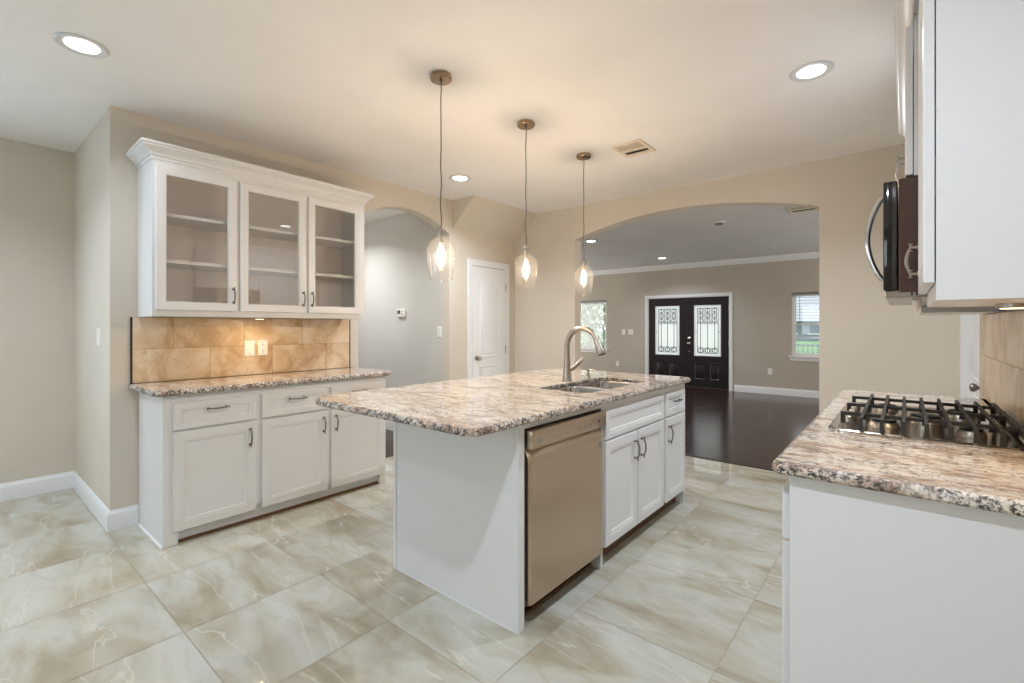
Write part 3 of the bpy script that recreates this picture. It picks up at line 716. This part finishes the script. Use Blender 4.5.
downlight(-1.688, 8.804, ZL, 'unlit downlight in the living room ceiling, dark beside the lit ones', False)
downlight(-5.3, 2.75, 2.63, 'unseen added downlight in the hall ceiling, lighting the hall behind the small arch', True, 21, (.94, .96, 1))  # out-of-view fixture added to light the hall
sm = thing('smoke_detector', (-1.806, 6.251, ZL-.035), 'round pale smoke detector in the middle of the living room ceiling', 'smoke detector')
b = MB(); b.lathe(-1.806, 6.251, [(.075, ZL-.001), (.075, ZL-.012), (.062, ZL-.018)], 30); b.build('base', M_PLATE, sm)
b = MB(); b.lathe(-1.806, 6.251, [(.055, ZL-.017), (.052, ZL-.032), (.035, ZL-.038)], 30); b.build('cover', M_GREY, sm)

def vent(x, y, zc, sx, sy, rot, label, fin=True):
    t = thing('ceiling_vent', (x, y, zc-.012), label, 'air vent')
    b = MB(); a, c = sx/2, sy/2; w = .028
    for q in ((-a, a, -c, -c+w), (-a, a, c-w, c), (-a, -a+w, -c+w, c-w), (a-w, a, -c+w, c-w)): b.box(x+q[0], x+q[1], y+q[2], y+q[3], zc-.010, zc-.001, .002)
    b.build('frame', M_VENTW, t)
    b = MB(); b.box(x-a+w, x+a-w, y-c+w, y+c-w, zc-.0035, zc-.0008); b.build('backing', M_SLOT, t)
    if fin:
        b = MB(); n = 12
        for k in range(n): xx = x-a+w+(sx-2*w)*(k+.5)/n; b.box(xx-.0045, xx+.0045, y-c+w, y-.012, zc-.009, zc-.004)
        b.build('louver', M_VENTW, t)
        b = MB(); b.box(x-a+w, x+a-w, y-.014, y+.012, zc-.010, zc-.003); b.bar((x-a+w, y+.03, zc-.006), (x+a-w, y+.03, zc-.006), .022, .003); b.bar((x-a+w, y+c-.042, zc-.006), (x+a-w, y+c-.042, zc-.006), .022, .003); b.box(x-.015, x+.01, y-c+.018, y-c+.045, zc-.014, zc-.008, .002); b.build('damper', M_VENTW, t)
    return t
vent(-1.625, 3.425, ZC, .245, .29, 0, 'cream ceiling vent with dark louvers in front of the arch')
vent(-4.268, 9.50, ZL, .26, .13, 0, 'small dark vent in the living room ceiling above the front door', False)
vent(-.86, 6.12, ZL, .32, .32, 0, 'white vent partly hidden by the top of the wide arch')

# ------------------------------------------------------------------ wall plates, thermostat
FRET = lambda h, z, n: (h, YRET-n, z)
FH = lambda h, z, n: (h, 3.53-n, z)
FL = lambda h, z, n: (h, YB-n, z)
plate('light_switch', FRET, -4.157, 1.213, 'white switch on the short return wall beside the glass cabinet')
plate('light_switch', FH, -3.995, 1.221, 'white switch on the pale hall wall beside the closet door')
plate('light_switch', FL, -4.96, 1.15, 'single white switch on the greige wall beside a wider double switch', w=.075)
plate('light_switch', FL, -4.78, 1.15, 'double white switch on the greige wall beside the front door', gang=2)
plate('wall_outlet', FL, -5.112, .42, 'white outlet low on the living room wall under the window behind the faucet', 'outlet', cat='outlet')
plate('wall_outlet', FL, -1.958, .43, 'white outlet low on the living room wall between the front door and the house-view window', 'outlet', cat='outlet')
th = thing('thermostat', (-4.67, 3.53, 1.40), 'small white thermostat with grey screen on the hall wall', 'thermostat')
b = MB(); b.box(-4.74, -4.60, 3.503, 3.529, 1.395, 1.49, .006, 2); b.build('case', M_PLATE, th)
b = MB(); b.box(-4.725, -4.665, 3.5015, 3.504, 1.430, 1.478); b.build('screen', M_SCREEN, th)
for k in range(2): MB().box(-4.645, -4.620, 3.5005, 3.504, 1.425+k*.03, 1.440+k*.03, .002).build('button', M_GREY, th)

# ------------------------------------------------------------------ closet door (two panel, arched top)
def molded_door(parent, G, w, H, m):
    """leaf in local (a across, z, n out): flat slab with two moulded panels, the upper one arched"""
    b = MB(); b.loft([[G(a, z, n) for a, z in ((0, .008), (w, .008), (w, H), (0, H))] for n in (-.035, 0)])
    s = .115
    def ring(pts, d): return inset(pts, d)
    up = [(s, .92), (w-s, .92)]+[(x, z) for x, z in reversed(arch(s, w-s, H-.26, .11, 16))]
    lo = [(s, .20), (w-s, .20), (w-s, .82), (s, .82)]
    for pts in (up, lo):
        b.loft([[G(a, z, n) for a, z in ring(pts, d)] for d, n in ((0, .0003), (.004, .006), (.012, .007), (.02, .001), (.03, .001), (.04, .007), (.055, .008))], False, True)
    return b.build('leaf', m, parent)
def knob(b, p, d, r=.027):
    p, d = Vector(p), Vector(d)
    b.tube([p, p+d*.006, p+d*.007, p+d*.030, p+d*.036, p+d*.050, p+d*.062, p+d*.067], [.030, .029, .012, .011, r*.8, r, r*.85, r*.4], 20)
cd_ = bpy.data.objects.new('door_1', None); C.objects.link(cd_); cd_.location = (XW, 4.16, 0); struct(cd_)
tag(cd_, 'white two-panel closet door with arched top panel under the soffit', 'door')
Y0, Y1, HD = 3.878, 4.455, 1.985
molded_door(cd_, lambda a, z, n: (XW+.012+n, Y0+.004+a, z), Y1-Y0-.008, HD-.006, M_TRIM)
CAS = [(0, 0), (.014, 0), (.018, .018), (.018, .060), (.012, .072), (0, .074)]
def casing(F, h0, h1, z1, parent, w=.074, t=.018):
    b = MB()
    pr = [(0, .002), (0, t*.55), (w*.18, t*.8), (w*.3, t*.7), (w*.7, t), (w*.95, t), (w, t*.6), (w, .0)]
    # sweep up one side, over and down
    rings = []
    for (h, z, dh, dz) in ((h0, 0, -1, 0), (h0, z1, -1, 1), (h1, z1, 1, 1), (h1, 0, 1, 0)):
        rings.append([F(h+dh*o, z+dz*o, n) for o, n in pr])
    b.loft(rings); return b.build('casing', M_TRIM, parent)
casing(FX(XW+.0005, 1), Y0, Y1, HD, cd_)
b = MB(); b.box(XW+.001, XW+.004, Y0, Y1, 1.975, HD+.0); part_label(b.build('gap_shade', M_SLOT, cd_), 'dark strip standing in for shade in the gap along the door top')  # dark strip paints the shade above the leaf; the wall behind is solid
b = MB(); knob(b, (XW+.012, Y0+.066, .915), (1, 0, 0)); b.build('knob', M_NICKEL, cd_)
for z in (.25, 1.0, 1.76):
    MB().tube([(XW+.018, Y1-.002, z-.045), (XW+.018, Y1-.002, z+.045)], .006, 10).build('hinge', M_NICKEL, cd_)

# ------------------------------------------------------------------ open white door past the cooktop wall
od = bpy.data.objects.new('door_2', None); C.objects.link(od); od.location = (DX0, YA, 0); struct(od)
tag(od, 'white panel door standing open past the cooktop wall', 'door')
molded_door(od, lambda a, z, n: (DX0-.005-n*-1-.0, YA-.03-a, z) if False else (DX0-.004-n, YA-.025-a, z), .72, 1.98, M_TRIM)
casing(lambda h, z, n: (h, YA-.0005-n, z), DX0+.002, DX1-.002, 1.985, od, .07)
b = MB(); knob(b, (DX0-.004, YA-.025-.66, .915), (-1, 0, 0)); knob(b, (DX0+.031, YA-.025-.66, .915), (1, 0, 0)); b.build('knob', M_DARKNICKEL, od)
for z in (.25, 1.02, 1.76):
    MB().tube([(DX0+.004, YA-.022, z-.045), (DX0+.004, YA-.022, z+.045)], .007, 10).build('hinge', M_NICKEL, od)

# ------------------------------------------------------------------ double front door
fd = bpy.data.objects.new('door_3', None); C.objects.link(fd); fd.location = ((DL+DR)/2, YB, 0); struct(fd)
tag(fd, 'dark double front door with leaded glass panes', 'door')
casing(lambda h, z, n: (h, YB-.0005-n, z), DL, DR, DH, fd, .058, .02)
b = MB(); b.box(DL, DL+.012, YB, YB+.13, 0, DH); b.box(DR-.012, DR, YB, YB+.13, 0, DH); b.box(DL+.012, DR-.012, YB, YB+.13, DH-.012, DH); b.build('jamb', M_TRIM, fd)
b = MB(); b.box(DL+.02, DR-.02, YB-.02, YB+.14, .0, .022, .004); b.build('threshold', M_STRIP, fd)
DC = (DL+DR)/2
for side in (0, 1):
    a0, a1 = (DL+.015, DC-.003) if side == 0 else (DC+.003, DR-.015)
    w = a1-a0; g0, g1 = a0+w*.175, a1-w*.185; gz0, gz1 = .665, 1.715; yf = YB+.03
    b = MB()
    b.box(a0, a1, yf, yf+.045, .025, gz0); b.box(a0, a1, yf, yf+.045, gz1, DH-.014); b.box(a0, g0, yf, yf+.045, gz0, gz1); b.box(g1, a1, yf, yf+.045, gz0, gz1)
    for (p, q) in ((a0+w*.17, a0+w*.46), (a0+w*.54, a0+w*.83)):
        pts = [(p, .17), (q, .17), (q, .53), (p, .53)]
        b.loft([[(x, yf-n, z) for x, z in inset(pts, d)] for d, n in ((0, 0), (.006, .010), (.02, .012), (.032, .002), (.045, .002), (.06, .009))], False, True)
    lf = b.build('leaf', M_DOORBLK, fd)
    b = MB(); b.box(g0+.001, g1-.001, yf+.020, yf+.026, gz0+.001, gz1-.001); pn = b.build('glass_pane', M_FROST, lf)
    b = MB(); fw = .022
    for q in ((g0, g1, gz0, gz0+fw), (g0, g1, gz1-fw, gz1), (g0, g0+fw, gz0+fw, gz1-fw), (g1-fw, g1, gz0+fw, gz1-fw)): b.box(q[0], q[1], yf-.006, yf+.018, q[2], q[3], .003)
    b.build('glass_frame', M_TRIM, lf)
    # lead came: border lines, uprights, and a scroll band above and below
    b = MB(); yy = yf+.017; r = .0085
    def ln(p, q): b.bar((p[0], yy, p[1]), (q[0], yy, q[1]), r*1.6, r)
    i0, i1, j0, j1 = g0+.06, g1-.06, gz0+.06, gz1-.06
    for p, q in (((i0, j0), (i0, j1)), ((i1, j0), (i1, j1)), ((i0, j0), (i1, j0)), ((i0, j1), (i1, j1))): ln(p, q)
    zu, zl = gz1-.38, gz0+.17
    ln((i0, zu), (i1, zu)); ln((i0, zl), (i1, zl)); ln((i0, zu+.03), (i1, zu+.03))
    iw = i1-i0
    for f in (.16, .5, .84): ln((i0+iw*f, j0), (i0+iw*f, j1))
    for f in (.33, .67): ln((i0+iw*f, zu), (i0+iw*f, j1))
    def ring(cx, cz, rx, rz, n=14):
        b.tube([(cx+rx*math.cos(2*PI*k/n), yy, cz+rz*math.sin(2*PI*k/n)) for k in range(n+1)], r*.75, 5)
    for f in (.17, .5, .83):
        ring(i0+iw*f, j1-.045, iw*.11, .036); ring(i0+iw*f, zu+.065, iw*.11, .032); ring(i0+iw*f, j1-.15, iw*.10, .05); ring(i0+iw*f, (j0+zl)/2, iw*.13, .045)
    for f in (.08, .25, .42, .58, .75, .92): ln((i0+iw*f, zu+.10), (i0+iw*f, j1-.08))
    for f in (.33, .67): ring(i0+iw*f, (j0+zl)/2, iw*.08, .03)
    ln((g0, 1.16), (i0, 1.16)); ln((i1, 1.16), (g1, 1.16))
    b.build('leading', M_LEAD, pn)
    if side == 1:
        b = MB(); knob(b, (a0+.055, yf, .925), (0, -1, 0)); b.build('knob', M_CHROME, lf)
        b = MB(); b.tube([(a0+.055, yf, 1.035), (a0+.055, yf-.018, 1.035), (a0+.055, yf-.024, 1.035)], [.032, .030, .02], 20); b.build('deadbolt', M_CHROME, lf)
        b = MB(); b.tube([(a0+.055, yf, .76), (a0+.055, yf-.012, .76)], .012, 14); b.build('bolt_plate', M_CHROME, lf)
    for z in (.22, .95, 1.65):
        hx = a0-.002 if side == 0 else a1+.002
        MB().tube([(hx, yf-.008, z-.045), (hx, yf-.008, z+.045)], .008, 8).build('hinge', M_NICKEL, fd)

# ------------------------------------------------------------------ living room windows
def window(name, w, label):
    x0, x1, z0, z1 = w
    t = bpy.data.objects.new(name, None); C.objects.link(t); t.location = ((x0+x1)/2, YB, z0); struct(t); tag(t, label, 'window')
    b = MB(); fw = .028
    for q in ((x0, x1, z0, z0+fw), (x0, x1, z1-fw, z1), (x0, x0+fw, z0+fw, z1-fw), (x1-fw, x1, z0+fw, z1-fw)): b.box(q[0], q[1], YB+.04, YB+.12, q[2], q[3])
    b.build('window_frame', M_TRIM, t)
    zm = (z0+z1)/2
    for (za, zb, yy) in ((z0+fw, zm+.015, YB+.055), (zm-.015, z1-fw, YB+.085)):
        b = MB(); sw = .030
        for q in ((x0+fw, x1-fw, za, za+sw), (x0+fw, x1-fw, zb-sw, zb), (x0+fw, x0+fw+sw, za+sw, zb-sw), (x1-fw-sw, x1-fw, za+sw, zb-sw)): b.box(q[0], q[1], yy, yy+.026, q[2], q[3], .002)
        sh = b.build('sash', M_TRIM, t)
        MB().box(x0+fw+sw-.002, x1-fw-sw+.002, yy+.010, yy+.014, za+sw-.002, zb-sw+.002).build('pane', M_GLASS, sh)
    b = MB(); b.box(x0-.05, x1+.05, YB-.045, YB+.04, z0-.022, z0-.001, .004); b.box(x0-.03, x1+.03, YB-.016, YB-.001, z0-.085, z0-.023, .003); b.build('window_sill', M_TRIM, t)
    b = MB(); b.box(x0+.01, x1-.01, YB+.004, YB+.038, z1-.045, z1-.003, .003); b.build('blind_rail', M_GREY, t)
    b = MB()
    for k in range(6): b.box(x0+.014, x1-.014, YB+.008, YB+.034, z1-.049-k*.006, z1-.046-k*.006)
    b.build('blind_stack', M_TRIM, t)
    b = MB(); b.tube([(x0+.12, YB+.03, z1-.06), (x0+.12, YB+.03, zm-.2)], .004, 6); b.build('blind_wand', M_GREY, t)
    return t
window('window_1', W1, 'white sash window with a view of a house and fence')
window('window_2', W2, 'white sash window seen behind the faucet with leafy trees outside')

# ------------------------------------------------------------------ outdoors, seen through the windows
M_GRASS = mat('lawn', rgb(150, 176, 140), .9)
t = NT(M_GRASS); t.l(t.ramp(t.noise(t.coord(), 6, 5, .6), [(.3, rgb(112, 150, 104)), (.7, rgb(146, 176, 132))]), t.b.inputs['Base Color'])
M_SIDE = mat('house siding', rgb(158, 164, 174), .8); M_ROOF = mat('roof shingle', rgb(206, 210, 216), .9)
t = NT(M_ROOF); w_ = t.n('ShaderNodeTexWave', wave_type='BANDS', bands_direction='Z'); w_.inputs['Scale'].default_value = 2.2; w_.inputs['Distortion'].default_value = 1.0; t.l(t.coord(), w_.inputs[0]); t.l(t.ramp(w_.outputs[1], [(.1, rgb(140, 146, 152)), (.6, rgb(182, 186, 192))]), t.b.inputs['Base Color'])
M_WINDK = mat('far window glass', rgb(70, 80, 94), .2); M_LEAF = mat('leaves', rgb(150, 172, 128), .8); M_BARK = mat('bark', rgb(170, 160, 150), .9)
t = NT(M_LEAF); t.l(t.ramp(t.noise(t.coord(), 3, 3), [(.3, rgb(132, 142, 128)), (.7, rgb(204, 208, 200))]), t.b.inputs['Base Color'])
struct(MB().prism([(YB+.2, -.5), (45, -.5), (45, .62), (20, .62), (17.4, .50), (16.0, -.2), (YB+.2, -.2)], 'x', -30, 20).build('ground', M_GRASS))
hs = thing('house', (-2.5, 25, .62), 'pale neighbouring house with a shingled roof beyond the picket fence', 'house')
b = MB(); b.box(-9, 8, 25, 31, .62, 1.6); b.build('wall', M_SIDE, hs)
b = MB(); b.prism([(24.4, 1.5), (31.6, 1.5), (28.0, 4.6)], 'x', -9.5, 8.5); b.build('roof', M_ROOF, hs)
for x in (-5.2, -4.4, -3.3, -1.9, 0.6):
    b = MB(); b.box(x, x+(.55 if x != -3.3 else 1.0), 24.96, 25.0, .95, 1.42); wn = b.build('window', M_WINDK, hs)
    b = MB(); b.box(x-.08, x+(.63 if x != -3.3 else 1.08), 24.93, 24.99, .89, .95); b.build('window_sill', M_TRIM, wn)
fn = thing('fence', (-2.5, 17, .25), 'pale picket fence on the lawn in front of the neighbouring house', 'fence')
x = -4.4
while x < -.6:
    MB().prism([(x, .25), (x+.035, .25), (x+.035, .74), (x+.0175, .77), (x, .74)], 'y', 17, 17.02).build('picket', M_SIDE, fn); x += .13
for za in (.66, .36): MB().box(-4.4, -.6, 17.02, 17.05, za, za+.05).build('rail', M_SIDE, fn)
def tree(x, y, h, r, label):
    t = thing('tree', (x, y, -.2), label, 'tree', None)
    b = MB(); b.tube([(x, y, -.25), (x+.05, y, h*.4), (x-.05, y+.1, h*.75)], [.16, .12, .05], 10)
    for k in range(7):
        a = k*2.4; b.tube([(x, y, h*(.3+.06*k)), (x+math.cos(a)*r*.7, y+math.sin(a)*r*.7, h*(.45+.07*k))], [.05, .015], 6)
    b.build('trunk', M_BARK, t)
    b = MB()
    for k in range(5200):
        a, u, q = random.random()*2*PI, random.uniform(-1, 1), random.random()**.45
        s = math.sqrt(1-u*u)*r*q; p = Vector((x+s*math.cos(a), y+s*math.sin(a), h*.52+u*h*.48*q))
        d1 = Vector((random.gauss(0, 1), random.gauss(0, 1), random.gauss(0, 1))).normalized(); d2 = d1.orthogonal().normalized(); l = random.uniform(.06, .13)
        v = [b.bm.verts.new(p+d1*l*i+d2*l*j) for i, j in ((-1, 0), (0, -.5), (1, 0), (0, .5))]; b._face(v)
    b.build('foliage', M_LEAF, t, recalc=False, smooth=False)
tree(-9.6, 16.5, 5.2, 2.2, 'leafy tree outside the window behind the faucet, shorter of the two trees')
tree(-14.6, 20.5, 5.8, 2.4, 'leafy tree outside the window behind the faucet, taller of the two trees')
